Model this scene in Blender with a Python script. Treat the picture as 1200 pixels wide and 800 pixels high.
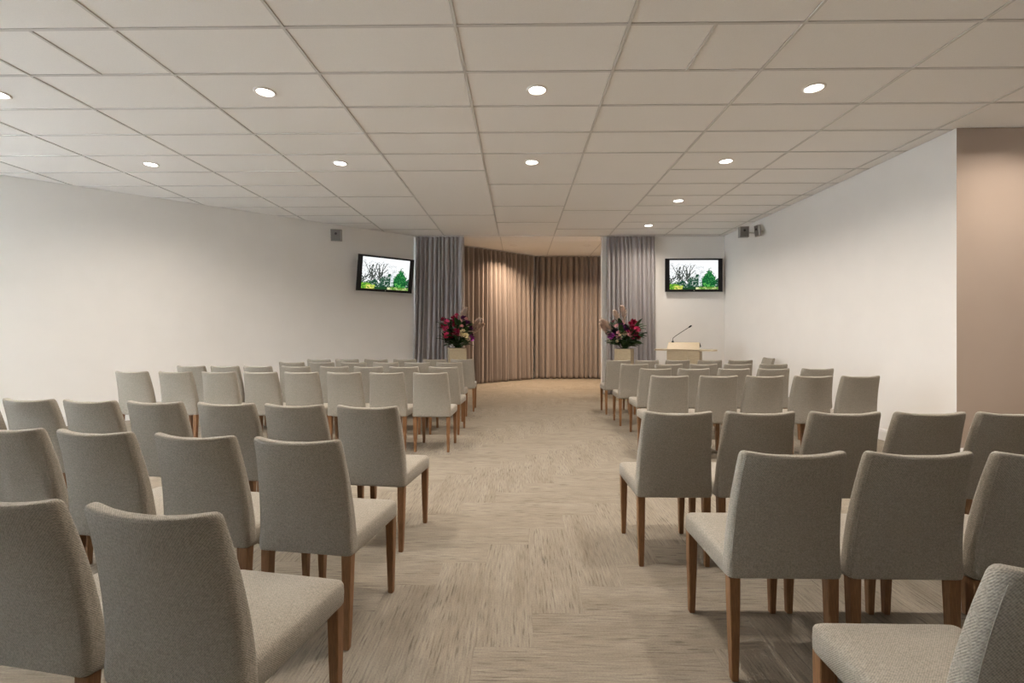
import bpy, bmesh, math, random
from mathutils import Vector, Matrix

scene = bpy.context.scene
for o in list(bpy.data.objects):
    bpy.data.objects.remove(o, do_unlink=True)
C = scene.collection

# ------------------------------------------------------------------ camera
W, H = 1200, 800
F = 570.0                     # focal length in pixels of the 1200 px wide frame
HORIZON = 390.0
CAM_H = 1.33
CEIL = 3.4515                 # ceiling height
ALC = 3.58                    # alcove ceiling height
YAW = math.atan(8.5 / F)      # camera turned slightly to the left of the room axis
cam_d = bpy.data.cameras.new('camera')
cam = bpy.data.objects.new('camera', cam_d)
C.objects.link(cam)
cam.location = (0, 0, CAM_H)
cam.rotation_euler = (math.pi / 2, 0, YAW)
cam_d.sensor_width = 36
cam_d.lens = F / W * 36
cam_d.shift_y = -(400 - HORIZON) / W
cam_d.clip_start = 0.05
scene.camera = cam

# ------------------------------------------------------------------ world (overcast daylight outside the windows)
world = bpy.data.worlds.new('world')
scene.world = world
world.use_nodes = True
bg = world.node_tree.nodes['Background']
bg.inputs[0].default_value = (0.80, 0.90, 1.0, 1)
bg.inputs[1].default_value = 18.0

# ------------------------------------------------------------------ view
vs = scene.view_settings
vs.view_transform = 'Standard'
vs.look = 'None'
vs.gamma = 1.0
vs.use_curve_mapping = False
vs.exposure = 0.27

LAMP_W = 22.5                                # watts of one ceiling downlight
LAMP_C = (1.0, 0.90, 0.79)
ALC_W = 58.0
ALC_C = (1.0, 0.75, 0.53)

# ------------------------------------------------------------------ pixel helpers
def ray(px, py):
    a, b = (px - 600) / F, (HORIZON - py) / F
    c, s = math.cos(YAW), math.sin(YAW)
    return Vector((a * c - s, a * s + c, b))
def on_plane(px, py, z):
    d = ray(px, py)
    t = (z - CAM_H) / d.z
    return Vector((d.x * t, d.y * t, z))
def at_y(px, py, y):
    d = ray(px, py)
    t = y / d.y
    return Vector((d.x * t, y, CAM_H + d.z * t))

# ------------------------------------------------------------------ material helpers
def mat(name, col, rough=0.6, metal=0.0, spec=0.3):
    m = bpy.data.materials.new(name)
    m.use_nodes = True
    b = m.node_tree.nodes['Principled BSDF']
    b.inputs['Base Color'].default_value = (*col, 1)
    b.inputs['Roughness'].default_value = rough
    b.inputs['Metallic'].default_value = metal
    b.inputs['Specular IOR Level'].default_value = spec
    return m
def nd(m, kind, **kw):
    n = m.node_tree.nodes.new(kind)
    for k, v in kw.items():
        setattr(n, k, v)
    return n
def lk(m, a, b):
    m.node_tree.links.new(a, b)
def bsdf(m):
    return m.node_tree.nodes['Principled BSDF']
def mottle(name, col, amp=0.06, scale=40, rough=0.7, bump=0.0, bscale=None, stretch=None, spec=0.3):
    """a colour with fine noise variation and optional bump, in object space"""
    m = mat(name, col, rough, spec=spec)
    tc = nd(m, 'ShaderNodeTexCoord')
    mp = nd(m, 'ShaderNodeMapping')
    if stretch:
        mp.inputs['Scale'].default_value = stretch
    lk(m, tc.outputs['Object'], mp.inputs[0])
    n = nd(m, 'ShaderNodeTexNoise')
    n.inputs['Scale'].default_value = scale
    n.inputs['Detail'].default_value = 5
    lk(m, mp.outputs[0], n.inputs['Vector'])
    r = nd(m, 'ShaderNodeValToRGB')
    r.color_ramp.elements[0].position = 0.3
    r.color_ramp.elements[1].position = 0.7
    r.color_ramp.elements[0].color = (*[c * (1 - amp) for c in col], 1)
    r.color_ramp.elements[1].color = (*[min(1, c * (1 + amp)) for c in col], 1)
    lk(m, n.outputs['Fac'], r.inputs[0])
    lk(m, r.outputs[0], bsdf(m).inputs['Base Color'])
    if bump:
        n2 = nd(m, 'ShaderNodeTexNoise')
        n2.inputs['Scale'].default_value = bscale or scale
        lk(m, mp.outputs[0], n2.inputs['Vector'])
        bp = nd(m, 'ShaderNodeBump')
        bp.inputs['Strength'].default_value = bump
        bp.inputs['Distance'].default_value = 0.004
        lk(m, n2.outputs['Fac'], bp.inputs['Height'])
        lk(m, bp.outputs[0], bsdf(m).inputs['Normal'])
    return m
def emit(name, col, s):
    m = bpy.data.materials.new(name)
    m.use_nodes = True
    nt = m.node_tree
    nt.nodes.clear()
    e = nt.nodes.new('ShaderNodeEmission')
    o = nt.nodes.new('ShaderNodeOutputMaterial')
    e.inputs[0].default_value = (*col, 1)
    e.inputs[1].default_value = s
    nt.links.new(e.outputs[0], o.inputs[0])
    return m

M = {}
M['wall'] = mottle('wall_paint', (0.87, 0.845, 0.81), 0.012, 3, 0.75, 0.03, 250)
M['tan'] = mottle('tan_wall_paint', (0.43, 0.34, 0.275), 0.012, 3, 0.75, 0.03, 250)
M['near'] = mottle('brown_wall_paint', (0.62, 0.57, 0.50), 0.02, 3, 0.75)
M['trim'] = mat('white_gloss_trim', (0.80, 0.78, 0.75), 0.4)
M['tile'] = mottle('mineral_ceiling_tile', (0.90, 0.875, 0.84), 0.03, 220, 0.9, 0.25, 260)
M['tee'] = mat('ceiling_grid_metal', (0.68, 0.655, 0.62), 0.5)
M['lens'] = emit('downlight_lens', (1.0, 0.93, 0.84), 14)
M['ring'] = mat('downlight_ring', (0.80, 0.76, 0.72), 0.4)
M['oak'] = mottle('oak_leg', (0.21, 0.105, 0.046), 0.22, 30, 0.45, 0.05, 60, (6, 6, 0.6))
M['pale_wood'] = mottle('pale_ash_laminate', (0.42, 0.335, 0.22), 0.10, 14, 0.5, 0.02, 60, (1, 1, 9))
M['pale_top'] = mottle('pale_ash_top', (0.47, 0.375, 0.25), 0.08, 14, 0.45, 0.02, 60, (1, 9, 9))
M['planter'] = mottle('pale_stone_planter', (0.43, 0.345, 0.225), 0.08, 30, 0.7, 0.06, 80)
M['soil'] = mottle('dark_soil', (0.03, 0.022, 0.015), 0.4, 60, 0.95)
M['black'] = mat('black_plastic', (0.006, 0.006, 0.008), 0.35)
M['painted_inner_shade'] = mat('painted_inner_shade', (0.03, 0.022, 0.015), 0.8)  # near-black colour stands for the shade inside the reading box
M['metal'] = mat('dark_metal', (0.05, 0.048, 0.045), 0.35, 0.8)
M['speaker'] = mat('grey_speaker_plastic', (0.33, 0.31, 0.285), 0.5)
M['grille'] = mottle('grey_speaker_grille', (0.17, 0.155, 0.14), 0.25, 300, 0.7)
M['cone'] = mat('speaker_cone', (0.02, 0.018, 0.016), 0.5)
M['bracket'] = mat('pale_bracket', (0.62, 0.60, 0.56), 0.45)
M['glass'] = mat('window_glass', (1, 1, 1), 0.0)
b = bsdf(M['glass']); b.inputs['Transmission Weight'].default_value = 1.0; b.inputs['IOR'].default_value = 1.02
M['sill'] = M['trim']
M['track'] = mat('curtain_track_metal', (0.62, 0.60, 0.57), 0.4, 0.3)

# woven chair fabric
def fabric(name, col, thread=0.0062, amp=0.30):
    m = mat(name, col, 0.9, spec=0.15)
    tc = nd(m, 'ShaderNodeTexCoord')
    sep = nd(m, 'ShaderNodeSeparateXYZ')
    lk(m, tc.outputs['Object'], sep.inputs[0])
    add = nd(m, 'ShaderNodeMath', operation='ADD')
    lk(m, sep.outputs['Y'], add.inputs[0]); lk(m, sep.outputs['Z'], add.inputs[1])
    def wave(sock):
        k = nd(m, 'ShaderNodeMath', operation='MULTIPLY'); k.inputs[1].default_value = 2 * math.pi / thread
        lk(m, sock, k.inputs[0])
        s = nd(m, 'ShaderNodeMath', operation='SINE'); lk(m, k.outputs[0], s.inputs[0])
        return s.outputs[0]
    p = nd(m, 'ShaderNodeMath', operation='MULTIPLY')
    lk(m, wave(sep.outputs['X']), p.inputs[0]); lk(m, wave(add.outputs[0]), p.inputs[1])
    n = nd(m, 'ShaderNodeTexNoise'); n.inputs['Scale'].default_value = 190; n.inputs['Detail'].default_value = 3
    lk(m, tc.outputs['Object'], n.inputs['Vector'])
    mix = nd(m, 'ShaderNodeMath', operation='MULTIPLY_ADD'); mix.inputs[1].default_value = 0.20
    lk(m, p.outputs[0], mix.inputs[0]); lk(m, n.outputs['Fac'], mix.inputs[2])
    r = nd(m, 'ShaderNodeValToRGB')
    r.color_ramp.elements[0].position = 0.25; r.color_ramp.elements[1].position = 0.75
    r.color_ramp.elements[0].color = (*[c * (1 - amp) for c in col], 1)
    r.color_ramp.elements[1].color = (*[min(1, c * (1 + amp)) for c in col], 1)
    lk(m, mix.outputs[0], r.inputs[0]); lk(m, r.outputs[0], bsdf(m).inputs['Base Color'])
    bp = nd(m, 'ShaderNodeBump'); bp.inputs['Strength'].default_value = 0.6; bp.inputs['Distance'].default_value = 0.002
    lk(m, mix.outputs[0], bp.inputs['Height']); lk(m, bp.outputs[0], bsdf(m).inputs['Normal'])
    bsdf(m).inputs['Sheen Weight'].default_value = 0.12
    return m
M['fabric'] = fabric('woven_chair_fabric', (0.30, 0.268, 0.222))
M['piping'] = mottle('fabric_piping', (0.30, 0.268, 0.222), 0.08, 200, 0.9)

# curtain cloth
def cloth(name, col):
    m = mottle(name, col, 0.10, 90, 0.8, 0.10, 300, (1, 1, 0.06), spec=0.2)
    bsdf(m).inputs['Sheen Weight'].default_value = 0.2
    return m
M['curtain'] = cloth('grey_curtain_cloth', (0.33, 0.302, 0.294))
M['curtain_in'] = cloth('warm_lit_curtain_cloth', (0.285, 0.238, 0.212))  # same cloth as the grey curtains, alcove's warm light tinted into its colour

# carpet plank: streaks along the plank, from the UV map in metres
def carpet_mat():
    m = mat('striated_carpet', (0.36, 0.31, 0.24), 0.95, spec=0.1)
    uv = nd(m, 'ShaderNodeUVMap'); uv.uv_map = 'metres'
    oi = nd(m, 'ShaderNodeObjectInfo')
    cmb = nd(m, 'ShaderNodeCombineXYZ')
    k = nd(m, 'ShaderNodeMath', operation='MULTIPLY'); k.inputs[1].default_value = 37.0
    lk(m, oi.outputs['Random'], k.inputs[0])
    lk(m, k.outputs[0], cmb.inputs[0]); lk(m, k.outputs[0], cmb.inputs[1])
    va = nd(m, 'ShaderNodeVectorMath', operation='ADD')
    lk(m, uv.outputs[0], va.inputs[0]); lk(m, cmb.outputs[0], va.inputs[1])
    def noise(sx, sy, detail=3, rough=0.6):
        mp = nd(m, 'ShaderNodeMapping'); mp.inputs['Scale'].default_value = (sx, sy, 1)
        lk(m, va.outputs[0], mp.inputs[0])
        n = nd(m, 'ShaderNodeTexNoise'); n.inputs['Scale'].default_value = 1.0
        n.inputs['Detail'].default_value = detail; n.inputs['Roughness'].default_value = rough
        lk(m, mp.outputs[0], n.inputs['Vector'])
        return n.outputs['Fac']
    streak = noise(8, 105, 2, .5)
    pile = noise(110, 140, 3, .75)
    broad = noise(1.6, 7, 2)
    gate = noise(2.2, 9, 2)
    # base tone from broad patches
    r0 = nd(m, 'ShaderNodeValToRGB')
    r0.color_ramp.elements[0].position = 0.3; r0.color_ramp.elements[1].position = 0.7
    r0.color_ramp.elements[0].color = (0.225, 0.19, 0.147, 1)
    r0.color_ramp.elements[1].color = (0.272, 0.238, 0.192, 1)
    lk(m, broad, r0.inputs[0])
    # dark grooves, only where the gate opens
    r1 = nd(m, 'ShaderNodeValToRGB')
    r1.color_ramp.elements[0].position = 0.35; r1.color_ramp.elements[1].position = 0.42
    r1.color_ramp.elements[0].color = (1, 1, 1, 1); r1.color_ramp.elements[1].color = (0, 0, 0, 1)
    lk(m, streak, r1.inputs[0])
    r2 = nd(m, 'ShaderNodeValToRGB')
    r2.color_ramp.elements[0].position = 0.42; r2.color_ramp.elements[1].position = 0.60
    lk(m, gate, r2.inputs[0])
    g = nd(m, 'ShaderNodeMath', operation='MULTIPLY'); lk(m, r1.outputs[0], g.inputs[0]); lk(m, r2.outputs[0], g.inputs[1])
    g2 = nd(m, 'ShaderNodeMath', operation='MULTIPLY'); g2.inputs[1].default_value = 0.6; lk(m, g.outputs[0], g2.inputs[0])
    mx = nd(m, 'ShaderNodeMix', data_type='RGBA'); mx.inputs[7].default_value = (0.12, 0.10, 0.08, 1)
    lk(m, g2.outputs[0], mx.inputs[0]); lk(m, r0.outputs[0], mx.inputs[6])
    # fine streak + pile brightness
    s = nd(m, 'ShaderNodeMath', operation='ADD'); lk(m, streak, s.inputs[0]); lk(m, pile, s.inputs[1])
    mr = nd(m, 'ShaderNodeMapRange'); mr.inputs[1].default_value = 0.6; mr.inputs[2].default_value = 1.4
    mr.inputs[3].default_value = 0.72; mr.inputs[4].default_value = 1.30
    lk(m, s.outputs[0], mr.inputs[0])
    mul = nd(m, 'ShaderNodeVectorMath', operation='SCALE')
    lk(m, mx.outputs[2], mul.inputs[0]); lk(m, mr.outputs[0], mul.inputs['Scale'])
    lk(m, mul.outputs[0], bsdf(m).inputs['Base Color'])
    bp = nd(m, 'ShaderNodeBump'); bp.inputs['Strength'].default_value = 0.5; bp.inputs['Distance'].default_value = 0.004
    lk(m, s.outputs[0], bp.inputs['Height']); lk(m, bp.outputs[0], bsdf(m).inputs['Normal'])
    return m
M['carpet'] = carpet_mat()

# ------------------------------------------------------------------ mesh helpers
def mesh_from(name, verts, faces, m, smooth=False):
    me = bpy.data.meshes.new(name)
    me.from_pydata([tuple(v) for v in verts], [], faces)
    me.materials.append(m)
    if smooth:
        for p in me.polygons:
            p.use_smooth = True
    me.update()
    return me
def link(name, data, parent=None, loc=None, rot=None):
    o = bpy.data.objects.new(name, data)
    C.objects.link(o)
    if parent:
        o.parent = parent
    if loc is not None:
        o.location = loc
    if rot is not None:
        o.rotation_euler = rot
    return o
def tag(o, label=None, cat=None, group=None, kind=None):
    if label: o['label'] = label
    if cat: o['category'] = cat
    if group: o['group'] = group
    if kind: o['kind'] = kind
    return o
def empty(name, loc=(0, 0, 0), rz=0):
    o = link(name, None, None, loc, (0, 0, rz))
    o.empty_display_size = 0.1
    return o
class MB:
    def __init__(s):
        s.v, s.f = [], []
    def add(s, verts, faces):
        n = len(s.v)
        s.v += [Vector(v) for v in verts]
        s.f += [tuple(i + n for i in f) for f in faces]
        return s
    def box(s, lo, hi, mtx=None):
        x0, y0, z0 = lo; x1, y1, z1 = hi
        v = [Vector(p) for p in ((x0,y0,z0),(x1,y0,z0),(x1,y1,z0),(x0,y1,z0),(x0,y0,z1),(x1,y0,z1),(x1,y1,z1),(x0,y1,z1))]
        if mtx: v = [mtx @ p for p in v]
        return s.add(v, [(0,3,2,1),(4,5,6,7),(0,1,5,4),(1,2,6,5),(2,3,7,6),(3,0,4,7)])
    def prism(s, poly, z0, z1):
        n = len(poly)
        v = [(x, y, z0) for x, y in poly] + [(x, y, z1) for x, y in poly]
        a = sum(poly[i][0] * poly[(i+1) % n][1] - poly[(i+1) % n][0] * poly[i][1] for i in range(n))
        idx = list(range(n)) if a > 0 else list(range(n))[::-1]
        f = [tuple(idx[::-1]), tuple(i + n for i in idx)]
        for k in range(n):
            i, j = idx[k], idx[(k+1) % n]
            f.append((i, j, j + n, i + n))
        return s.add(v, f)
    def loft(s, loops, cap0=True, cap1=True):
        n = len(loops[0])
        v, f = [], []
        for l in loops: v += l
        for a in range(len(loops) - 1):
            for i in range(n):
                j = (i + 1) % n
                f.append((a*n+i, a*n+j, (a+1)*n+j, (a+1)*n+i))
        if cap0: f.append(tuple(range(n))[::-1])
        if cap1: f.append(tuple((len(loops)-1)*n + i for i in range(n)))
        return s.add(v, f)
    def tube(s, pts, r, n=8, caps=True):
        pts = [Vector(p) for p in pts]
        rs = r if isinstance(r, (list, tuple)) else [r] * len(pts)
        loops = []
        up = None
        for i, p in enumerate(pts):
            t = (pts[min(i+1, len(pts)-1)] - pts[max(i-1, 0)]).normalized()
            if up is None:
                up = Vector((0, 0, 1)) if abs(t.z) < 0.9 else Vector((1, 0, 0))
            a = t.cross(up).normalized(); b_ = a.cross(t).normalized(); up = b_
            loops.append([p + rs[i] * (math.cos(2*math.pi*k/n) * a + math.sin(2*math.pi*k/n) * b_) for k in range(n)])
        for l in loops: l.reverse()
        return s.loft(loops, caps, caps)
    def lathe(s, prof, n=24):
        loops = [[Vector((r*math.cos(2*math.pi*k/n), r*math.sin(2*math.pi*k/n), z)) for k in range(n)] for r, z in prof]
        return s.loft(loops, False, False)
    def mesh(s, name, m, smooth=False, bevel=0):
        me = mesh_from(name, s.v, s.f, m, False)
        if bevel:
            bm = bmesh.new(); bm.from_mesh(me)
            bmesh.ops.bevel(bm, geom=list(bm.edges), offset=bevel, segments=2, affect='EDGES', profile=0.5)
            bm.to_mesh(me); bm.free()
        if smooth:
            for p in me.polygons: p.use_smooth = True
        return me
    def obj(s, name, m, parent=None, smooth=False, bevel=0, loc=None, rot=None):
        return link(name, s.mesh(name, m, smooth, bevel), parent, loc, rot)

def auto_smooth(o, deg=40):
    me = o.data if hasattr(o, 'data') else o
    for p in me.polygons: p.use_smooth = True
    me.set_sharp_from_angle(angle=math.radians(deg))

# ------------------------------------------------------------------ room shell
# plan points (metres)
LW_A = on_plane(0, 204.5, CEIL)           # where the left wall leaves the frame, at the ceiling
LW_B = on_plane(485, 276.5, CEIL)         # left wall meets the stage curtain
ldir = (LW_B - LW_A).normalized(); ldir.z = 0
lnor = Vector((ldir.y, -ldir.x, 0))       # towards the room
BACK_Y = 10.72
RX = on_plane(850, 276, CEIL).x           # right wall / back wall corner
RC = on_plane(1121, 150, CEIL)            # near corner of the right wall
SIDE_X = -9.6                             # window wall, out of frame
t = (SIDE_X - LW_A.x) / ldir.x
LW_0 = LW_A + ldir * t
NEAR_Y = -3.0
FAR_X = 7.4
print('left wall', LW_0, LW_A, LW_B, 'right', RX, RC)

def wall_seg(name, a, b, z0, z1, th, m, side):
    """a straight wall from a to b; thickness th goes to `side` (+1 left of a->b, -1 right)"""
    a = Vector((a[0], a[1], 0)); b = Vector((b[0], b[1], 0))
    d = (b - a).normalized(); n = Vector((-d.y, d.x, 0)) * side * th
    mb = MB().prism([(a.x, a.y), (b.x, b.y), (b.x + n.x, b.y + n.y), (a.x + n.x, a.y + n.y)], z0, z1)
    o = mb.obj(name, m)
    tag(o, kind='structure')
    return o

w = wall_seg('wall_left', LW_0, (LW_B.x, LW_B.y), 0, CEIL, 0.12, M['wall'], 1)
w['label'] = 'long white angled wall on the left of the room'
w = tag(MB().prism([(RC.x, RC.y), (RX, BACK_Y), (RX + .1, BACK_Y), (RC.x + .1, RC.y + .1)], 0, CEIL).obj('wall_right', M['wall']), kind='structure')
w['label'] = 'long white wall on the right of the room'
w = tag(MB().prism([(RC.x, RC.y), (FAR_X, RC.y), (FAR_X, RC.y + .1), (RC.x + .1, RC.y + .1)], 0, CEIL).obj('wall_nook', M['tan']), kind='structure')
w['label'] = 'warm tan painted wall at the far right'
w = wall_seg('wall_side', (FAR_X, RC.y + 0.1), (FAR_X, NEAR_Y), 0, CEIL, 0.10, M['wall'], 1)
w = wall_seg('wall_near', (SIDE_X, NEAR_Y), (FAR_X, NEAR_Y), 0, CEIL, 0.10, M['near'], -1)
# back wall: right piece carries the screen, left piece hides behind the stage curtain
JAMB_R = at_y(705.5, 300, BACK_Y).x
JAMB_L = at_y(541, 300, BACK_Y).x
w = wall_seg('wall_back', (JAMB_R, BACK_Y), (RX + 0.1, BACK_Y), 0, ALC + .02, 0.16, M['wall'], 1)
w['label'] = 'white wall behind the lectern with the right screen'
wall_seg('wall_back_left', (LW_B.x - 0.9, BACK_Y + .02), (JAMB_L, BACK_Y + .02), 0, ALC + .02, 0.14, M['wall'], 1)
# alcove behind the stage opening
AL_0 = on_plane(542.5, 286.7, ALC)
AL_1 = on_plane(627, 299, ALC)
adir = (AL_1 - AL_0).normalized(); adir.z = 0
AL_S = AL_0 - adir * ((AL_0.y - (BACK_Y + .28)) / adir.y)
AX1 = 3.35
anor = Vector((-adir.y, adir.x, 0))
wall_seg('wall_alcove_left', AL_S + anor * .14 - adir * .3, AL_1 + anor * .14 + adir * .06, 0, ALC + .02, 0.1, M['wall'], 1)
wall_seg('wall_alcove_back', (AL_1.x - .15, AL_1.y + .16), (AX1 + .12, AL_1.y + .16), 0, ALC + .02, 0.1, M['wall'], 1)
wall_seg('wall_alcove_right', (AX1 + .02, BACK_Y + .16), (AX1 + .02, AL_1.y + .16), 0, ALC + .02, 0.1, M['wall'], -1)
# the drop from the main ceiling up to the alcove ceiling
tr = MB().box((JAMB_L - 1.2, BACK_Y - .05, CEIL - .006), (RX + .0, BACK_Y - .005, CEIL + .004)).obj('trim_1', M['trim'])
tag(tr, 'thin white edge trim where the ceiling ends above the stage opening', kind='structure')

# window wall, to the left and out of frame: daylight comes through it
WIN = [(0.0, 1.2), (1.4, 2.6), (2.8, 4.0)]
wz0, wz1 = 0.30, 3.05
ww = MB()
ys = [NEAR_Y - .1] + [v for p in WIN for v in p] + [LW_0.y + .1]
for i in range(0, len(ys), 2):
    ww.box((SIDE_X - .14, ys[i], 0), (SIDE_X, ys[i+1], CEIL))
for a, b_ in WIN:
    ww.box((SIDE_X - .14, a, 0), (SIDE_X, b_, wz0))
    ww.box((SIDE_X - .14, a, wz1), (SIDE_X, b_, CEIL))
tag(ww.obj('wall_window', M['wall']), 'white side wall with three tall windows', kind='structure')
for i, (a, b_) in enumerate(WIN):
    wf = MB()
    x0, x1 = SIDE_X - .10, SIDE_X - .05
    for lo, hi in (((x0, a, wz0), (x1, a + .06, wz1)), ((x0, b_ - .06, wz0), (x1, b_, wz1)),
                   ((x0, a + .06, wz0), (x1, b_ - .06, wz0 + .06)), ((x0, a + .06, wz1 - .06), (x1, b_ - .06, wz1))):
        wf.box(lo, hi)
    fr = wf.obj('window_%d' % (i + 1), M['trim'])
    tag(fr, kind='structure')
    MB().box((x0 + .02, a + .06, wz0 + .06), (x0 + .026, b_ - .06, wz1 - .06)).obj('pane', M['glass'], fr)
    MB().box((SIDE_X - .05, a - .03, wz0 - .03), (SIDE_X + .05, b_ + .03, wz0)).obj('window_sill', M['trim'], fr)
    pl = bpy.data.lights.new('window_portal', 'AREA')
    pl.shape = 'RECTANGLE'; pl.size = b_ - a; pl.size_y = wz1 - wz0
    po = link('window_portal', pl, fr, (SIDE_X - .16, (a + b_) / 2, (wz0 + wz1) / 2), (math.pi/2, 0, -math.pi/2))
    pl.cycles.is_portal = True

# baseboards
def baseboard(name, a, b, side):
    a = Vector((a[0], a[1], 0)); b = Vector((b[0], b[1], 0))
    d = (b - a).normalized(); n = Vector((-d.y, d.x, 0)) * side
    prof = [(0.0, 0.0), (0.016, 0.0), (0.016, 0.10), (0.010, 0.125), (0.004, 0.14), (0.0, 0.14)]
    lp = []
    for p in (a, b):
        lp.append([Vector((p.x + n.x * (u + .0005), p.y + n.y * (u + .0005), v)) for u, v in prof])
    if side < 0:
        for l in lp: l.reverse()
    o = MB().loft(lp).obj(name, M['trim'])
    tag(o, kind='structure')
baseboard('baseboard_left', LW_0, (LW_B.x, LW_B.y), -1)
baseboard('baseboard_right', (RC.x, RC.y + .0), (RX, BACK_Y - .02), 1)
baseboard('baseboard_nook', (RC.x, RC.y), (FAR_X, RC.y), -1)
baseboard('baseboard_back', (3.1, BACK_Y), (RX - .02, BACK_Y), -1)

# ------------------------------------------------------------------ floor: herringbone carpet planks
floor = MB().box((-9.9, NEAR_Y - .1, -.10), (FAR_X + .1, 14.8, -.007)).obj('floor', mat('floor_screed', (.3, .27, .22), .9))
tag(floor, 'beige striated carpet laid as herringbone planks', kind='structure')
PW, PLN = 0.25, 1.0
def plank_mesh(w_, l_):
    g = .0002
    hx, hy = l_ / 2 - g, w_ / 2 - g
    me = MB().box((-hx, -hy, -.007), (hx, hy, 0)).mesh('carpet_plank', M['carpet'])
    uvl = me.uv_layers.new(name='metres')
    for lp in me.loops:
        co = me.vertices[lp.vertex_index].co
        uvl.data[lp.index].uv = (co.x, co.y)
    return me
pmesh = plank_mesh(PW, PLN)
def inside(x, y):
    if y < NEAR_Y or y > 14.7 or x < SIDE_X - .2 or x > FAR_X + .1: return False
    if y > BACK_Y + .3:
        return AL_S.x - .6 < x < AX1 + .3 and (x - AL_S.x) > (y - AL_S.y) * adir.x / adir.y - .7
    p = Vector((x, y, 0)) - Vector((LW_A.x, LW_A.y, 0))
    if p.dot(lnor) < -.45: return False
    if y > RC.y + .45 and x > RX + .6: return False
    return True
planks = []
OX, OY = 0.06, 0.06
rng = random.Random(5)
seen = set()
for iy in range(int(NEAR_Y / PW) - 3, int(14.8 / PW) + 3):
    for ix in range(int(-9.9 / PW) - 3, int(7.6 / PW) + 3):
        tt = (ix - iy) % 8
        if tt == 0:
            planks.append((OX + ix * PW + PLN / 2, OY + iy * PW + PW / 2, 0))
        elif tt == 7:
            planks.append((OX + ix * PW + PW / 2, OY + iy * PW + PLN / 2, 1))
planks = [p for p in planks if inside(p[0], p[1])]
def vis_rank(p):
    x, y, _ = p
    if y < 1.4 or abs(x) > 1.06 * y + .4: return 1e6
    # open aisle first, then by distance
    return y + (0 if -1.6 < x < 1.9 else 4 + abs(x))
planks.sort(key=vis_rank)
for x, y, v in planks[:300]:
    link('carpet_plank', pmesh, floor, (x, y, 0), (0, 0, (math.pi / 2 if v else 0) + (math.pi if rng.random() < .5 else 0)))
rest = MB(); uvs = []
for x, y, v in planks[300:]:
    hx, hy = (PW/2, PLN/2) if v else (PLN/2, PW/2)
    rest.box((x - hx + .0006, y - hy + .0006, -.007), (x + hx - .0006, y + hy - .0006, 0))
    uvs.append((x, y, v, rng.random() * 40))
ro = rest.obj('carpet_planks', M['carpet'], floor)
uvl = ro.data.uv_layers.new(name='metres')
for lp in ro.data.loops:
    x, y, v, off = uvs[lp.vertex_index // 8]
    co = ro.data.vertices[lp.vertex_index].co
    u, w_ = (co.y - y, co.x - x) if v else (co.x - x, co.y - y)
    uvl.data[lp.index].uv = (u + off, w_ + off)
ro['kind'] = 'stuff'

# ------------------------------------------------------------------ ceiling: tiles in a grid
TX0, TY0 = -0.443, 3.36
TW, TL = 1.2, 0.6
BACK_C = BACK_Y - .05
ceil = MB().box((SIDE_X - .14, NEAR_Y - .1, CEIL + .06), (FAR_X + .1, BACK_Y, CEIL + .16)).obj('ceiling', mat('ceiling_slab', (.6, .58, .55), .9))
tag(ceil, 'suspended ceiling of off-white mineral tiles in a grid', kind='structure')
def ceil_in(x0, x1, y0, y1):
    p = Vector((x1, y0, 0)) - Vector((LW_A.x, LW_A.y, 0))
    if p.dot(lnor) < -.02: return False
    if y0 > RC.y and x0 > RC.x + .02: return False
    return True
tile_cache = {}
tees = MB(); tiles_rest = MB()
TEE = .021
tz = CEIL + .007
def tile(x0, x1, y0, y1, near):
    if near:
        k = (round(x1 - x0, 3), round(y1 - y0, 3))
        if k not in tile_cache:
            hx, hy = k[0] / 2 - TEE / 2, k[1] / 2 - TEE / 2
            mb = MB()
            # tegular tile: face dropped a little inside a chamfered rim
            e = .006
            v = [(-hx, -hy, .004), (hx, -hy, .004), (hx, hy, .004), (-hx, hy, .004),
                 (-hx + e, -hy + e, -.002), (hx - e, -hy + e, -.002), (hx - e, hy - e, -.002), (-hx + e, hy - e, -.002),
                 (-hx, -hy, .02), (hx, -hy, .02), (hx, hy, .02), (-hx, hy, .02)]
            mb.add(v, [(7, 6, 5, 4), (0, 4, 5, 1), (1, 5, 6, 2), (2, 6, 7, 3), (3, 7, 4, 0),
                       (8, 9, 10, 11), (0, 1, 9, 8), (1, 2, 10, 9), (2, 3, 11, 10), (3, 0, 8, 11)])
            tile_cache[k] = mb.mesh('ceiling_tile', M['tile'])
        link('ceiling_tile', tile_cache[k], ceil, ((x0 + x1) / 2, (y0 + y1) / 2, tz))
    else:
        tiles_rest.box((x0 + TEE/2, y0 + TEE/2, tz), (x1 - TEE/2, y1 - TEE/2, tz + .016))
special = {  # column index -> cross line positions (in rows from TY0) beyond the sixth row
    -2: [5, 7, 9, 11], -1: [5, 9, 12], 0: [4, 6, 8, 10, 12], 1: [4, 6, 8.5, 11]}
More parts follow.
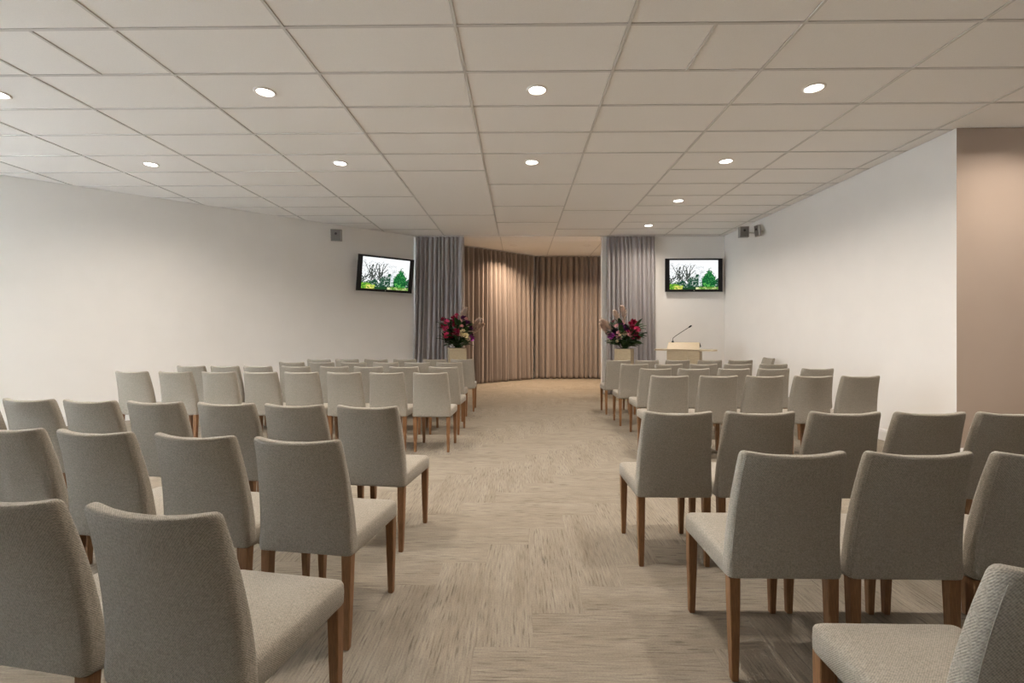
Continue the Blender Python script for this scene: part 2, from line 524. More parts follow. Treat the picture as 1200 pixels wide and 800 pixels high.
for ci in range(-8, 7):
    x0 = TX0 + ci * TW; x1 = x0 + TW
    x1c = min(x1, FAR_X)
    if x0 >= FAR_X or x1 <= SIDE_X - .1: continue
    rows = list(range(-11, 13))
    if ci in special:
        rows = [r for r in rows if r < special[ci][0]] + special[ci]
    lines = [TY0 + r * TL for r in rows if TY0 + r * TL < BACK_C - .05] + [BACK_C]
    for a, b_ in zip(lines[:-1], lines[1:]):
        if not ceil_in(x0, x1c, a, b_): continue
        k = round((a - TY0) / TL)
        near = b_ > 2.9 and abs((x0 + x1c) / 2) < 1.1 * b_ + .8
        if k == 0 and ci in (1, -3):
            xm = (x0 + x1c) / 2
            tile(x0, xm, a, b_, near); tile(xm, x1c, a, b_, near)
            tees.box((xm - TEE/2, a + TEE/2, CEIL - .001), (xm + TEE/2, b_ - TEE/2, CEIL + .03))
        else:
            tile(x0, x1c, a, b_, near)
        tees.box((x0 + TEE/2, a - TEE/2, CEIL - .001), (x1c - TEE/2, a + TEE/2, CEIL + .03))
for ci in range(-8, 8):
    x = TX0 + ci * TW
    if SIDE_X < x < FAR_X:
        # main runners stop at the angled left wall and at the right wall
        y1 = BACK_C
        if x < LW_B.x: y1 = min(y1, LW_A.y + (x - LW_A.x) * ldir.y / ldir.x + .1)
        if x > RC.x: y1 = RC.y + .05
        tees.box((x - TEE/2, NEAR_Y, CEIL - .001), (x + TEE/2, y1, CEIL + .03))
tag(tees.obj('ceiling_grid', M['tee'], ceil), kind='stuff')
tag(tiles_rest.obj('ceiling_tiles', M['tile'], ceil), kind='stuff')

ac = MB().box((AL_S.x - .8, BACK_Y + .001, ALC + .03), (AX1 + .2, 14.8, ALC + .12)).obj('ceiling_alcove', mat('alcove_slab', (.6, .57, .53), .9))
tag(ac, 'raised tiled ceiling of the curtained alcove', kind='structure')
ag = MB()
axs = [-3.6, -1.643, -.443, .80, 2.05, 3.36]
for a, b_ in zip(axs[:-1], axs[1:]):
    for y0, y1 in ((BACK_Y + .17, 12.0), (12.0, 14.5)):
        MB().box((a + .012, y0, ALC), (b_ - .012, y1 - .02, ALC + .02)).obj('ceiling_tile', M['tile'], ac)
    ag.box((a - .012, BACK_Y + .17, ALC - .006), (a + .012, 14.4, ALC + .03))
tag(ag.obj('ceiling_grid', M['tee'], ac), kind='stuff')

# ------------------------------------------------------------------ downlights
def ring_mesh():
    return MB().lathe([(.072, .030), (.070, .002), (.074, -.0045), (.086, -.0055), (.094, -.002), (.094, .012)], 32).mesh('ring', M['ring'], True)
def lens_mesh():
    n = 32
    loop = [Vector((.0715 * math.cos(2*math.pi*k/n), .0715 * math.sin(2*math.pi*k/n), .003)) for k in range(n)]
    return mesh_from('lens', loop, [tuple(range(n))[::-1]], M['lens'])
ring_me, lens_me = ring_mesh(), lens_mesh()
def lamp_data(name, watts, col, spread=150):
    l = bpy.data.lights.new(name, 'AREA')
    l.shape = 'DISK'; l.size = .13; l.energy = watts; l.color = col; l.spread = math.radians(spread)
    return l
main_l = lamp_data('downlight_lamp', LAMP_W, LAMP_C)
alc_l = lamp_data('alcove_lamp', ALC_W, ALC_C, 132)
def downlight(x, y, z, label, l, seen=True, group='recessed round ceiling downlights'):
    e = empty('downlight', (x, y, z))
    tag(e, label, 'downlight', group)
    link('ring', ring_me, e); link('lens', lens_me, e)
    link('lamp', l, e, (0, 0, -.008))
LX = [TX0 + TW * (k + .5) for k in (-4, -2, 0, 2, 4)]
DL = [(0, 1.5, 'round downlight at the left picture edge, nearest row of lights'),
      (1, 1.5, 'large glowing downlight left of centre in the nearest ceiling row'),
      (2, 1.5, 'large glowing downlight at centre of the nearest ceiling row'),
      (3, 1.5, 'large glowing downlight right of centre in the nearest ceiling row'),
      (0, 4.5, 'leftmost downlight of the second ceiling row, above the left wall'),
      (1, 4.5, 'second downlight from the left in the second ceiling row'),
      (2, 4.5, 'third downlight from the left in the second ceiling row'),
      (3, 4.5, 'rightmost downlight of the second ceiling row'),
      (3, 7.5, 'small downlight third from the camera in the right hand line'),
      (3, 10.5, 'small downlight nearest the back wall, before the right curtain')]
for ci, r, lab in DL:
    downlight(LX[ci], TY0 + r * TL, CEIL, lab, main_l)
# the same grid goes on out of frame
for ci, r, lab in [(4, 1.5, 'downlight before the tan wall, out of frame at right')] + [(c, -1.5, 'downlight out of frame above the front chairs, %s of its row' % n) for c, n in enumerate(('leftmost', 'second from left', 'middle', 'fourth from left', 'rightmost'))]:
    downlight(LX[ci], TY0 + r * TL, CEIL, lab, main_l)
for px, py, lab in ((602, 287.5, 'left warm downlight inside the curtained alcove'), (688, 287.5, 'right warm downlight inside the curtained alcove')):
    p = on_plane(px, py, ALC)
    downlight(p.x, p.y, ALC, lab, alc_l)

# ------------------------------------------------------------------ curtains
def curtain(name, label, a, b, z0, z1, m, pitch=.11, amp=.045, seed=1, flare=(0, 0), group='full height pleated curtains', segs=7):
    """pleated cloth hanging from a to b (plan points), pinch pleated heading, on a track"""
    r = random.Random(seed)
    a = Vector((a[0], a[1], 0)); b = Vector((b[0], b[1], 0))
    L = (b - a).length; d = (b - a) / L; n = Vector((d.y, -d.x, 0))
    root = empty(name, ((a.x + b.x) / 2, (a.y + b.y) / 2, z0))
    tag(root, label, 'curtain', group)
    off = -Vector(root.location)
    npl = max(3, round(L / pitch))
    xs = []
    # uneven pleat widths
    wd = [1 + r.uniform(-.30, .30) for _ in range(npl)]
    tot = sum(wd)
    per = 14
    cols = []
    s = 0
    amps = [amp * r.uniform(.65, 1.25) for _ in range(npl + 1)]
    ph = [r.uniform(-1, 1) for _ in range(npl + 1)]
    for i in range(npl):
        for k in range(per):
            u = k / per
            cols.append(((s + wd[i] * u) / tot, i, u))
        s += wd[i]
    cols.append((1.0, npl - 1, 1.0))
    zs = [0, .02, .06, .15, .4, .65, .82, .9, .94, .955, .97, .985, 1.0]
    def pt(c, h, back=0):
        t_, i, u = c
        A = amps[i] * (1 - u) + amps[i + 1] * u
        top = max(0, (h - .93) / .07)
        wig = .35 * math.sin(3.1 * h + 2.5 * ph[i]) * (1 - h)
        w_ = 2.0 * abs(math.sin(math.pi * (u + .10 * ph[i] * math.sin(2 * math.pi * u)))) ** .85 - 1.0 + wig * .25 * math.sin(2 * math.pi * u)
        w2 = .25 * math.sin(4 * math.pi * u + 3 * ph[i]) * (1 - h) * (1 - top)
        body = A * (w_ + w2) * (1.0 + .25 * (1 - h)) * (1 - .55 * top)
        x = t_ * L + (.30 * pitch * ph[i] * math.sin(math.pi * u) * (1 - h))
        x += (-flare[0] * (1 - t_) + flare[1] * t_) * (1 - h) ** 1.5
        return a + d * x + n * body + Vector((0, 0, z0 + (z1 - z0) * h)) + off
    v, f = [], []
    nz = len(zs)
    for c in cols:
        for h in zs: v.append(pt(c, h))
    for ci in range(len(cols) - 1):
        for k in range(nz - 1):
            f.append((ci*nz + k, (ci+1)*nz + k, (ci+1)*nz + k + 1, ci*nz + k + 1))
    o = link('cloth', mesh_from('cloth', v, f, m, True), root)
    sm = o.modifiers.new('thickness', 'SOLIDIFY'); sm.thickness = .004; sm.offset = 0
    # heading tape stitched along the top, following the pleats
    v, f = [], []
    for c in cols:
        for h in (.957, .962): v.append(pt(c, h) + n * .0035)
    for ci in range(len(cols) - 1):
        f.append((ci*2, (ci+1)*2, (ci+1)*2 + 1, ci*2 + 1))
    ho = link('heading_stitch', mesh_from('heading_stitch', v, f, m, True), root)
    # track
    tk = MB()
    c0 = a + off; c1 = b + off
    nn = n * .016
    poly = [(c0 - nn), (c1 - nn), (c1 + nn), (c0 + nn)]
    tk.prism([(p.x, p.y) for p in poly], z1 - z0 + .002, z1 - z0 + .024)
    tk.obj('track', M['track'], root)
    return root
cy = BACK_Y - .14
cl0 = at_y(487, 300, cy).x; cl1 = at_y(543.5, 300, cy).x
curtain('curtain', 'grey pleated curtain left of the alcove, beside the tilted screen', (cl0, cy), (cl1, cy), .015, CEIL - .028, M['curtain'], .092, .048, 3, (.09, 0))
cr0 = at_y(711, 300, cy).x; cr1 = at_y(767.5, 300, cy).x
curtain('curtain', 'grey pleated curtain right of the alcove, behind the right flowers', (cr0, cy), (cr1, cy), .015, CEIL - .028, M['curtain'], .092, .048, 8, (0, .04))
s0 = AL_S + adir * .05; s1 = AL_1 - adir * .02
curtain('curtain', 'grey curtain tinted by warm light on the slanting left side of the alcove', s0, s1, .015, ALC - .03, M['curtain_in'], .15, .070, 12)
curtain('curtain', 'grey curtain tinted by warm light across the back of the alcove', (AL_1.x + .0, AL_1.y + .05), (AX1 - .03, AL_1.y + .05), .015, ALC - .03, M['curtain_in'], .15, .070, 21)

# ------------------------------------------------------------------ chairs
def rrect(hx0, hy0, r, nc=5, ns=6):
    """rounded rectangle loop, counter-clockwise, with points along the straight sides"""
    pts = []
    cs = [(hx0 - r, hy0 - r, 0), (-hx0 + r, hy0 - r, 90), (-hx0 + r, -hy0 + r, 180), (hx0 - r, -hy0 + r, 270)]
    for i, (cx, cy_, a0) in enumerate(cs):
        for k in range(nc):
            a = math.radians(a0 + 90 * k / (nc - 1))
            pts.append((cx + r * math.cos(a), cy_ + r * math.sin(a)))
        nx, ny, na = cs[(i + 1) % 4]
        p0 = pts[-1]; a = math.radians(na); p1 = (nx + r * math.cos(a), ny + r * math.sin(a))
        for k in range(1, ns):
            pts.append((p0[0] + (p1[0] - p0[0]) * k / ns, p0[1] + (p1[1] - p0[1]) * k / ns))
    return pts
Z0B, Z1B = .395, .893
def back_rear(z):
    """rear face y of the backrest at height z"""
    q = max(0, (z - .45) / (Z1B - .45))
    return -.238 - .078 * q ** 1.7
def back_loop(z, inset):
    h = (z - Z0B) / (Z1B - Z0B)
    hw = .216 - .0235 * h ** 1.2 - inset
    th = .072 - .028 * h
    hy = th / 2 - inset * .7
    yc = back_rear(z) + th / 2
    out = []
    for x, y in rrect(hw, max(hy, .004), min(.020, max(hy, .004) * .9)):
        cur = (1 - (x / .2) ** 2)
        yb = yc + y - .028 * h * cur + .010 * h
        zz = z + (.017 * (abs(x / .2) ** 2.4 - .55)) * h ** 3
        out.append(Vector((x, yb, zz)))
    return out
def back_mesh():
    loops = [back_loop(Z0B, .012), back_loop(Z0B + .004, .003), back_loop(Z0B + .015, 0)]
    for k in range(1, 14):
        loops.append(back_loop(Z0B + .015 + (Z1B - .022 - Z0B - .015) * k / 13, 0))
    loops += [back_loop(Z1B - .012, .0015), back_loop(Z1B - .005, .005), back_loop(Z1B - .001, .011), back_loop(Z1B, .020)]
    return MB().loft(loops).mesh('backrest', M['fabric'], True)
def piping_mesh():
    # raised seam running up both rear edges of the backrest and over the top
    mb = MB()
    ptsL, ptsR = [], []
    loops = [back_loop(z, 0) for z in [Z0B + .02 + (Z1B - .03 - Z0B - .02) * k / 14 for k in range(15)]]
    n = len(loops[0])
    # rear corner points: lowest y with largest |x|
    def corner(l, sgn):
        return max(l, key=lambda p: sgn * p.x * 1.0 - p.y * 1.4)
    L = [corner(l, -1) for l in loops]; R = [corner(l, 1) for l in loops]
    top = [p for p in back_loop(Z1B - .009, .002)]
    rear = sorted([p for p in top if p.y < back_rear(Z1B) + .012 and abs(p.x) < .17], key=lambda p: p.x)
    path = L + rear + R[::-1]
    return MB().tube(path, .0013, 5).mesh('piping', M['piping'], True)
def seat_mesh():
    y0, y1 = -.215, .262
    yc, hy = (y0 + y1) / 2, (y1 - y0) / 2
    def lp(z, inset, crown=0):
        out = []
        for x, y in rrect(.217 - inset, hy - inset, max(.004, .026 - inset * .5), 5, 6):
            k = .965 + .035 * (y + hy) / (2 * hy)
            out.append(Vector((x * k, yc + y, z)))
        return out
    L = [lp(.385, .012), lp(.388, .004), lp(.396, 0), lp(.43, -.001), lp(.452, 0), lp(.462, .004), lp(.4695, .014), lp(.474, .035), lp(.478, .08), lp(.480, .14), lp(.4805, .2)]
    return MB().loft(L).mesh('seat', M['fabric'], True)
def leg_mesh(rear):
    t0, t1 = .0215, .0135
    dy = -.012 if rear else .004
    loops = []
    for z, h_, sy in ((0, t1 - .002, dy), (.004, t1, dy), (.20, (t0 + t1) / 2 + .001, dy * .45), (.393, t0, 0)):
        loops.append([Vector((x, y + sy, z)) for x, y in rrect(h_, h_, .003, 2, 1)])
    return MB().loft(loops).mesh('leg', M['oak'], False)
bm_, sm_, lf_, lr_, pm_ = back_mesh(), seat_mesh(), leg_mesh(False), leg_mesh(True), piping_mesh()
for me in (bm_, sm_):
    me.set_sharp_from_angle(angle=math.radians(60))
def make_chair():
    e = empty('dining_chair')
    link('seat', sm_, e)
    bk = link('backrest', bm_, e)
    link('piping', pm_, bk)
    for sx in (-1, 1):
        link('leg', lf_, e, (sx * .190, .234, 0))
        link('leg', lr_, e, (sx * .186, -.206, 0))
    return e
proto = make_chair()
used = [False]
def chair(x, y, rz, label, group):
    if not used[0]:
        r = proto; used[0] = True
    else:
        r = proto.copy(); C.objects.link(r)
        for ch in proto.children:
            c = ch.copy(); C.objects.link(c); c.parent = r
            for g in ch.children:
                d = g.copy(); C.objects.link(d); d.parent = c
    r.location = (x, y, 0); r.rotation_euler = (0, 0, rz)
    tag(r, label, 'chair', group)
    return r
TOP_OFF = .290          # chair origin to the rear of the backrest top
ordn = ['first', 'second', 'third', 'fourth', 'fifth', 'sixth', 'seventh', 'eighth']
rown = ['nearest', 'second nearest', 'third nearest', 'fourth nearest', 'third farthest', 'second farthest', 'farthest']
# each row: depth of the rear legs at the aisle chair, row angle (degrees, + turns the far end away), centre x of each backrest top in pixels
jit = random.Random(11)
LEFT = [
    (1.25, 10, [176, -2]),
    (2.05, 8.6, [347, 227, 110, 8]),
    (2.96, 6.6, [430, 344, 264.3, 180.8, 104.5, 33, -38]),
    (5.41, 2.0, [504.3, 452.7, 402.7, 353, 304.7, 255.8, 205, 154]),
    (6.34, 2.0, [519.4, 473.2, 431.6, 391.4, 346.5, 301.5, 263.2, 223.5]),
    (7.27, 1.0, [526.5, 489, 452, 414, 376.6, 341.5]),
    (8.19, -2.0, [541.5, 509.2, 474.5, 440.5, 406.5, 373.5]),
]
RIGHT = [
    (0.975, 0, [1292]),
    (1.863, 0, [930, 1077.5, 1228]),
    (2.777, 0, [794.5, 891.5, 991, 1090.5, 1188]),
    (5.07, 0, [785, 842.7, 897, 953.5, 1009]),
    (6.09, 0, [768.5, 813.3, 860.3, 907, 958.7]),
    (6.96, 0, [743.7, 784, 824.5, 865, 906.8]),
    (7.95, 0, [725, 758.5, 794.4, 832.2, 868]),
]
def place_block(rows, side):
    for ri, (yr, ang, xs) in enumerate(rows):
        sgn = -1 if side == 'left' else 1
        th = math.radians(ang)
        # line through the tops of the backrests
        ytop = yr - .057
        d0 = ray(xs[0], 390)
        p0 = Vector((d0.x / d0.y * ytop, ytop, 0))
        ln = Vector((sgn * math.cos(th), math.sin(th), 0))
        rz = sgn * th if side == 'left' else th
        for ci, px in enumerate(xs):
            d = ray(px, 390)
            # intersect ground track of the pixel ray with the row line
            den = d.x * ln.y - d.y * ln.x
            tt = (p0.x * ln.y - p0.y * ln.x) / den
            p = Vector((d.x * tt, d.y * tt, 0))
            rr = -th if side == 'left' else th
            rr += math.radians(jit.uniform(-.6, .6))
            f = Vector((-math.sin(rr), math.cos(rr), 0))
            o = p + f * TOP_OFF
            lab = 'grey fabric chair with wooden legs, %s from aisle, %s row, %s block' % (ordn[ci], rown[ri], side)
            chair(o.x, o.y, rr, lab, 'upholstered chairs of the %s seating block' % side)
place_block(LEFT, 'left')
place_block(RIGHT, 'right')
chair(4.10, 8.62, math.radians(88), 'grey fabric chair turned sideways against the right wall, behind the rows', 'upholstered chairs of the right seating block')

# ------------------------------------------------------------------ wall screens
def screen_mesh():
    nx, ny = 120, 68
    w_, h_ = 1.0, 1.0
    r = random.Random(2)
    def vnoise(seed):
        g = {}
        rr = random.Random(seed)
        def f(x, y):
            xi, yi = math.floor(x), math.floor(y)
            def gv(a, b_):
                if (a, b_) not in g: g[(a, b_)] = rr.random()
                return g[(a, b_)]
            u, v_ = x - xi, y - yi
            u = u*u*(3-2*u); v_ = v_*v_*(3-2*v_)
            return (gv(xi, yi)*(1-u) + gv(xi+1, yi)*u)*(1-v_) + (gv(xi, yi+1)*(1-u) + gv(xi+1, yi+1)*u)*v_
        return f
    n1, n2, n3 = vnoise(1), vnoise(2), vnoise(3)
    # bare branches as straight strokes
    br = []
    for _ in range(40):
        x0 = r.uniform(.0, .42); y0 = r.uniform(.18, .35)
        a = math.radians(r.uniform(30, 120)); l_ = r.uniform(.15, .60)
        br.append((x0, y0, x0 + l_ * math.cos(a) * .7, min(.85, y0 + l_ * math.sin(a))))
    def dist(px, py, s):
        x0, y0, x1, y1 = s
        dx, dy = x1 - x0, y1 - y0
        t_ = max(0, min(1, ((px - x0)*dx + (py - y0)*dy) / (dx*dx + dy*dy)))
        return math.hypot(px - x0 - t_*dx, py - y0 - t_*dy)
    def col(x, y):
        a, b_, c3, d4 = n1(x*42, y*26), n2(x*14, y*9), n3(x*75, y*44), n1(x*9 + 50, y*7)
        c = (.90, .92, .93)
        # faint twigs and bare branches
        if c3 > .66 and .15 < y < .90 - .5 * max(0, x - .45) and x < .72 and d4 > .35: c = (.60, .63, .64)
        if c3 > .82 and .15 < y < .80 and x < .60: c = (.28, .31, .30)
        if y < .86 and min(dist(x, y, s_) for s_ in br) < .0075 and a > .25: c = (.06, .07, .06)
        # dark hedge through the middle
        hb = .14 + .30 * b_ + (.14 if .46 < x < .62 else 0)
        if x < .24: hb = .20 + .10 * b_
        if y < hb: c = (.012, .055, .032) if a < .5 else ((.06, .13, .085) if a < .75 else (.40, .46, .42))
        # pale pillar and path
        if .600 < x < .668 and .12 < y < .52 - abs(x - .634) * 2.0: c = (.74, .79, .82) if a < .7 else (.45, .50, .52)
        # green trees on the right, with pointed tops
        for cx, cy_, rx_, ry_ in ((.75, .30, .085, .24), (.82, .38, .075, .34), (.89, .30, .07, .26), (.79, .20, .15, .16)):
            q_ = ((x - cx) / rx_) ** 2 + ((y - cy_) / ry_) ** 2
            if q_ < .35 + 1.1 * c3 * (.5 + a) and .04 < y:
                c = (.008, .075, .022) if c3 < .45 else ((.02, .17, .045) if a < .7 else (.07, .33, .09))
        if .70 < x < .88 and y < .22 and a > .55: c = (.10, .42, .08)
        # shrubs and lawn in the foreground
        if y < .17 - .35 * abs(x - .08) + .05 * c3 and x < .28: c = (.08, .26, .03) if a < .45 else (.28, .52, .05)
        if .10 < x < .27 and y < .12 and c3 > .42: c = (.75, .68, .16)
        if y < .05 + .05 * b_ and .27 <= x < .6: c = (.02, .07, .025)
        if y < .085 and x >= .6: c = (.12, .28, .04) if a < .5 else (.42, .50, .20)
        if .54 < x < .60 and y < .08: c = (.75, .76, .42)
        return c
    v = [((i / nx - .5), 0, (j / ny - .5)) for j in range(ny + 1) for i in range(nx + 1)]
    f = [(j*(nx+1)+i, j*(nx+1)+i+1, (j+1)*(nx+1)+i+1, (j+1)*(nx+1)+i) for j in range(ny) for i in range(nx)]
    m = bpy.data.materials.new('garden_picture_on_screen'); m.use_nodes = True
    nt = m.node_tree; nt.nodes.clear()
    e = nt.nodes.new('ShaderNodeEmission'); o = nt.nodes.new('ShaderNodeOutputMaterial'); at = nt.nodes.new('ShaderNodeAttribute')
    at.attribute_name = 'picture'
    nt.links.new(at.outputs['Color'], e.inputs[0]); nt.links.new(e.outputs[0], o.inputs[0]); e.inputs[1].default_value = 0.92
    me = mesh_from('display', v, f, m)
    ca = me.color_attributes.new('picture', 'FLOAT_COLOR', 'CORNER')
    for p in me.polygons:
        i, j = p.index % nx, p.index // nx
        c = col((i + .5) / nx, (j + .5) / ny)
        for li in p.loop_indices: ca.data[li].color = (*c, 1)
    return me
scr_me = screen_mesh()
def tv(cx, cy_, cz, w_, h_, rz, tilt, label, standoff):
    """screen whose front centre is at the given point, facing local -Y"""
    e = empty('wall_screen', (cx, cy_, cz), rz)
    tag(e, label, 'television', 'wall mounted flat screens')
    tl = Matrix.Rotation(tilt, 4, 'X')
    bz_s, bz_t, bz_b = .075 * w_, .05 * h_, .07 * h_
    sw, sh = w_ - 2 * bz_s, h_ - bz_t - bz_b
    oz = (bz_b - bz_t) / 2
    # frame as four bars around the display, rear housing behind
    fr = MB()
    for lo, hi in (((-w_/2, -.012, -h_/2), (w_/2, .02, -h_/2 + bz_b)), ((-w_/2, -.012, h_/2 - bz_t), (w_/2, .02, h_/2)),
                   ((-w_/2, -.012, -h_/2 + bz_b), (-w_/2 + bz_s, .02, h_/2 - bz_t)), ((w_/2 - bz_s, -.012, -h_/2 + bz_b), (w_/2, .02, h_/2 - bz_t))):
        fr.box(lo, hi)
    for o in (fr.obj('bezel', M['black'], e),):
        o.rotation_euler = (tilt, 0, 0)
    hs = MB().box((-w_/2 + .01, .02, -h_/2 + .01), (w_/2 - .01, .035, h_/2 - .01)).box((-w_/2 + .15, .035, -h_/2 + .1), (w_/2 - .15, .06, h_/2 - .1))
    hs.obj('rear_housing', M['black'], e, rot=(tilt, 0, 0))
    d = link('display', scr_me, e, None, (tilt, 0, 0))
    d.scale = (sw, 1, sh)
    d.location = tl @ Vector((0, -.002, oz))
    MB().lathe([(.0, 0), (.012, 0), (.012, .004), (0, .004)], 12).obj('badge', M['speaker'], e, loc=tl @ Vector((0, -.0165, -h_/2 + bz_b * .5)), rot=(math.pi/2 + tilt, 0, 0))
    MB().box((-.15, .06, -.10), (.15, standoff, .10)).obj('wall_bracket', M['metal'], e)
    return e
p = at_y(813, 322.3, BACK_Y - .10)
k = (BACK_Y - .10) / F
tv(p.x, p.y, p.z, 66.3 * k, 38.6 * k, 0, 0, 'black framed flat screen showing a garden, above the lectern', .10)
# left screen, parallel to the angled wall and leaning forward
lang = math.atan2(ldir.y, ldir.x)
q = 0
def wall_hit(px, off):
    d = ray(px, 390)
    base = Vector((LW_A.x, LW_A.y, 0)) + lnor * off
    den = d.x * ldir.y - d.y * ldir.x
    t_ = (base.x * ldir.y - base.y * ldir.x) / den
    return Vector((d.x * t_, d.y * t_, 0)), t_
pc, tc_ = wall_hit(452.5, .16)
tv(pc.x, pc.y, CAM_H + (HORIZON - 321.5) / F * tc_, 1.24, .72, lang, math.radians(9), 'black framed flat screen tilted forward on the angled left wall', .158)

# ------------------------------------------------------------------ wall speakers
def speaker(loc, rz, tilt, w_, h_, dp, label, arm):
    arm = Matrix.Rotation(-rz, 3, 'Z') @ Vector(arm)      # given in room axes
    e = empty('wall_speaker', loc, rz)
    tag(e, label, 'speaker', 'small grey wall speakers')
    R_ = (tilt, 0, 0)
    cb = MB().box((-w_/2, 0, -h_/2), (w_/2, dp, h_/2)).obj('cabinet', M['speaker'], e, bevel=.006, rot=R_)
    MB().box((-w_/2 + .012, -.004, -h_/2 + .012), (w_/2 - .012, .0005, h_/2 - .012)).obj('grille', M['grille'], e, rot=R_)
    MB().lathe([(.0, -.008), (.018, -.008), (.022, -.004), (.022, .004)], 16).obj('tweeter', M['cone'], e, loc=Matrix.Rotation(tilt, 4, 'X') @ Vector((0, -.004, h_ * .14)), rot=(math.pi/2 + tilt + math.pi, 0, 0))
    MB().tube([(0, dp * .6, 0), tuple(arm)], .014, 8).obj('bracket', M['bracket'], e, smooth=True)
    return e
pc, tc_ = wall_hit(393.5, .26)
speaker((pc.x, pc.y, CAM_H + (HORIZON - 275.5) / F * tc_), math.radians(12), math.radians(10), .19, .225, .15, 'small grey speaker on the left wall by the ceiling', tuple(-lnor * .255))
p = at_y(872.5, 271.5, 9.2)
speaker(p, math.radians(-8), math.radians(4), .165, .205, .12, 'small grey speaker facing the room, high on the right wall', (RX - p.x - .006, .10, .0))
p = at_y(886.5, 270.5, 9.0)
speaker(p, math.radians(-78), math.radians(6), .12, .205, .05, 'narrow grey speaker turned sideways, nearer one on right wall', (RX - p.x - .002, .05, .0))

# ------------------------------------------------------------------ planters with flowers
def petal_mesh(name, m, open_):
    """a many petalled flower head about 1 unit across"""
    r = random.Random(name)
    mb = MB()
    for ring, (cnt, rad, ang, sz) in enumerate(((7, .12, 20, .42), (6, .09, 45, .36), (5, .05, 68, .30), (3, .02, 82, .24))):
        for k in range(cnt):
            a = 2 * math.pi * (k + .5 * (ring % 2)) / cnt + r.uniform(-.15, .15)
            el = math.radians(ang * open_ + r.uniform(-8, 8))
            Mx = Matrix.Rotation(a, 4, 'Z') @ Matrix.Translation((rad, 0, 0)) @ Matrix.Rotation(-el, 4, 'Y')
            pts = []
            for u, wd in ((0, .06), (.35, .26), (.7, .34), (1.0, .18)):
                for v_ in (-1, 0, 1):
                    pts.append(Mx @ Vector((u * sz, v_ * wd * sz, sz * (.32 * u * u * (1 if u < .8 else .9) + .12 * v_ * v_ * u))))
            mb.add(pts, [(i*3+j, (i+1)*3+j, (i+1)*3+j+1, i*3+j+1) for i in range(3) for j in range(2)])
    return mb.mesh('flower_head', m, True)
def leaf_mesh(m):
    pts, n = [], 6
    for i in range(n + 1):
        u = i / n
        wd = .16 * math.sin(math.pi * min(1, u * .92 + .06)) ** .8
        z = -.28 * u * u
        for v_ in (-1, 0, 1):
            pts.append(Vector((u, v_ * wd, z + .05 * v_ * v_)))
    f = [(i*3+j, (i+1)*3+j, (i+1)*3+j+1, i*3+j+1) for i in range(n) for j in range(2)]
    return mesh_from('leaf', pts, f, m, True)
def plume_mesh(m):
    """pampas plume, one unit tall: a curved rachis with many drooping hairs"""
    r = random.Random(4)
    mb = MB()
    for k in range(260):
        u = k / 260
        c = Vector((.10 * u * u, 0, u))
        wd = .30 * math.sin(math.pi * (.1 + .85 * (1 - u))) + .02
        a = r.uniform(0, 2 * math.pi); l_ = wd * r.uniform(.6, 1.1)
        d = Vector((math.cos(a) * .7, math.sin(a) * .7, .75)).normalized()
        s = Vector((-math.sin(a), math.cos(a), 0)) * .034
        e_ = c + d * l_
        mb.add([c - s, c + s, e_ + s * .5 - Vector((0, 0, .03)), e_ - s * .5 - Vector((0, 0, .03))], [(0, 1, 2, 3)])
    mb.tube([(0, 0, -.45), (0, 0, 0), (.03, 0, .5), (.1, 0, 1)], .008, 5)
    return mb.mesh('pampas_plume', m, True)
FM = {
    'crimson': petal_mesh('crimson', mottle('crimson_petal', (.26, .008, .04), .35, 60, .6), 1.0),
    'pink': petal_mesh('pink', mottle('pink_petal', (.62, .06, .16), .3, 60, .6), .95),
    'blush': petal_mesh('blush', mottle('blush_petal', (.80, .42, .42), .2, 60, .6), .9),
    'cream': petal_mesh('cream', mottle('cream_petal', (.88, .74, .46), .15, 60, .6), .7),
    'purple': petal_mesh('purple', mottle('purple_petal', (.09, .015, .09), .3, 60, .6), .9),
    'magenta': petal_mesh('magenta', mottle('magenta_petal', (.36, .05, .30), .3, 60, .6), .85)}
LEAF = [leaf_mesh(mottle('dark_leaf', (.018, .045, .014), .4, 30, .5)), leaf_mesh(mottle('green_leaf', (.035, .085, .022), .4, 30, .5))]
PLUME = plume_mesh(mottle('pampas', (.70, .54, .44), .2, 40, .9))
STEM = mat('flower_stem', (.03, .07, .02), .6)
def planter(x, y, zt, hw, rz, label):
    e = empty('planter', (x, y, 0), rz)
    tag(e, label, 'planter', 'tall square planters by the curtains')
    lp = []
    for z, h_ in ((0, hw * .96), (.01, hw * .97), (zt - .01, hw), (zt, hw - .004), (zt, hw - .022), (zt - .05, hw - .024)):
        lp.append([Vector((a * h_, b_ * h_, z)) for a, b_ in ((1, 1), (-1, 1), (-1, -1), (1, -1))])
    MB().loft(lp, True, False).obj('body', M['planter'], e)
    MB().box((-hw + .026, -hw + .026, zt - .045), (hw - .026, hw - .026, zt + .003)).obj('soil', M['soil'], e)
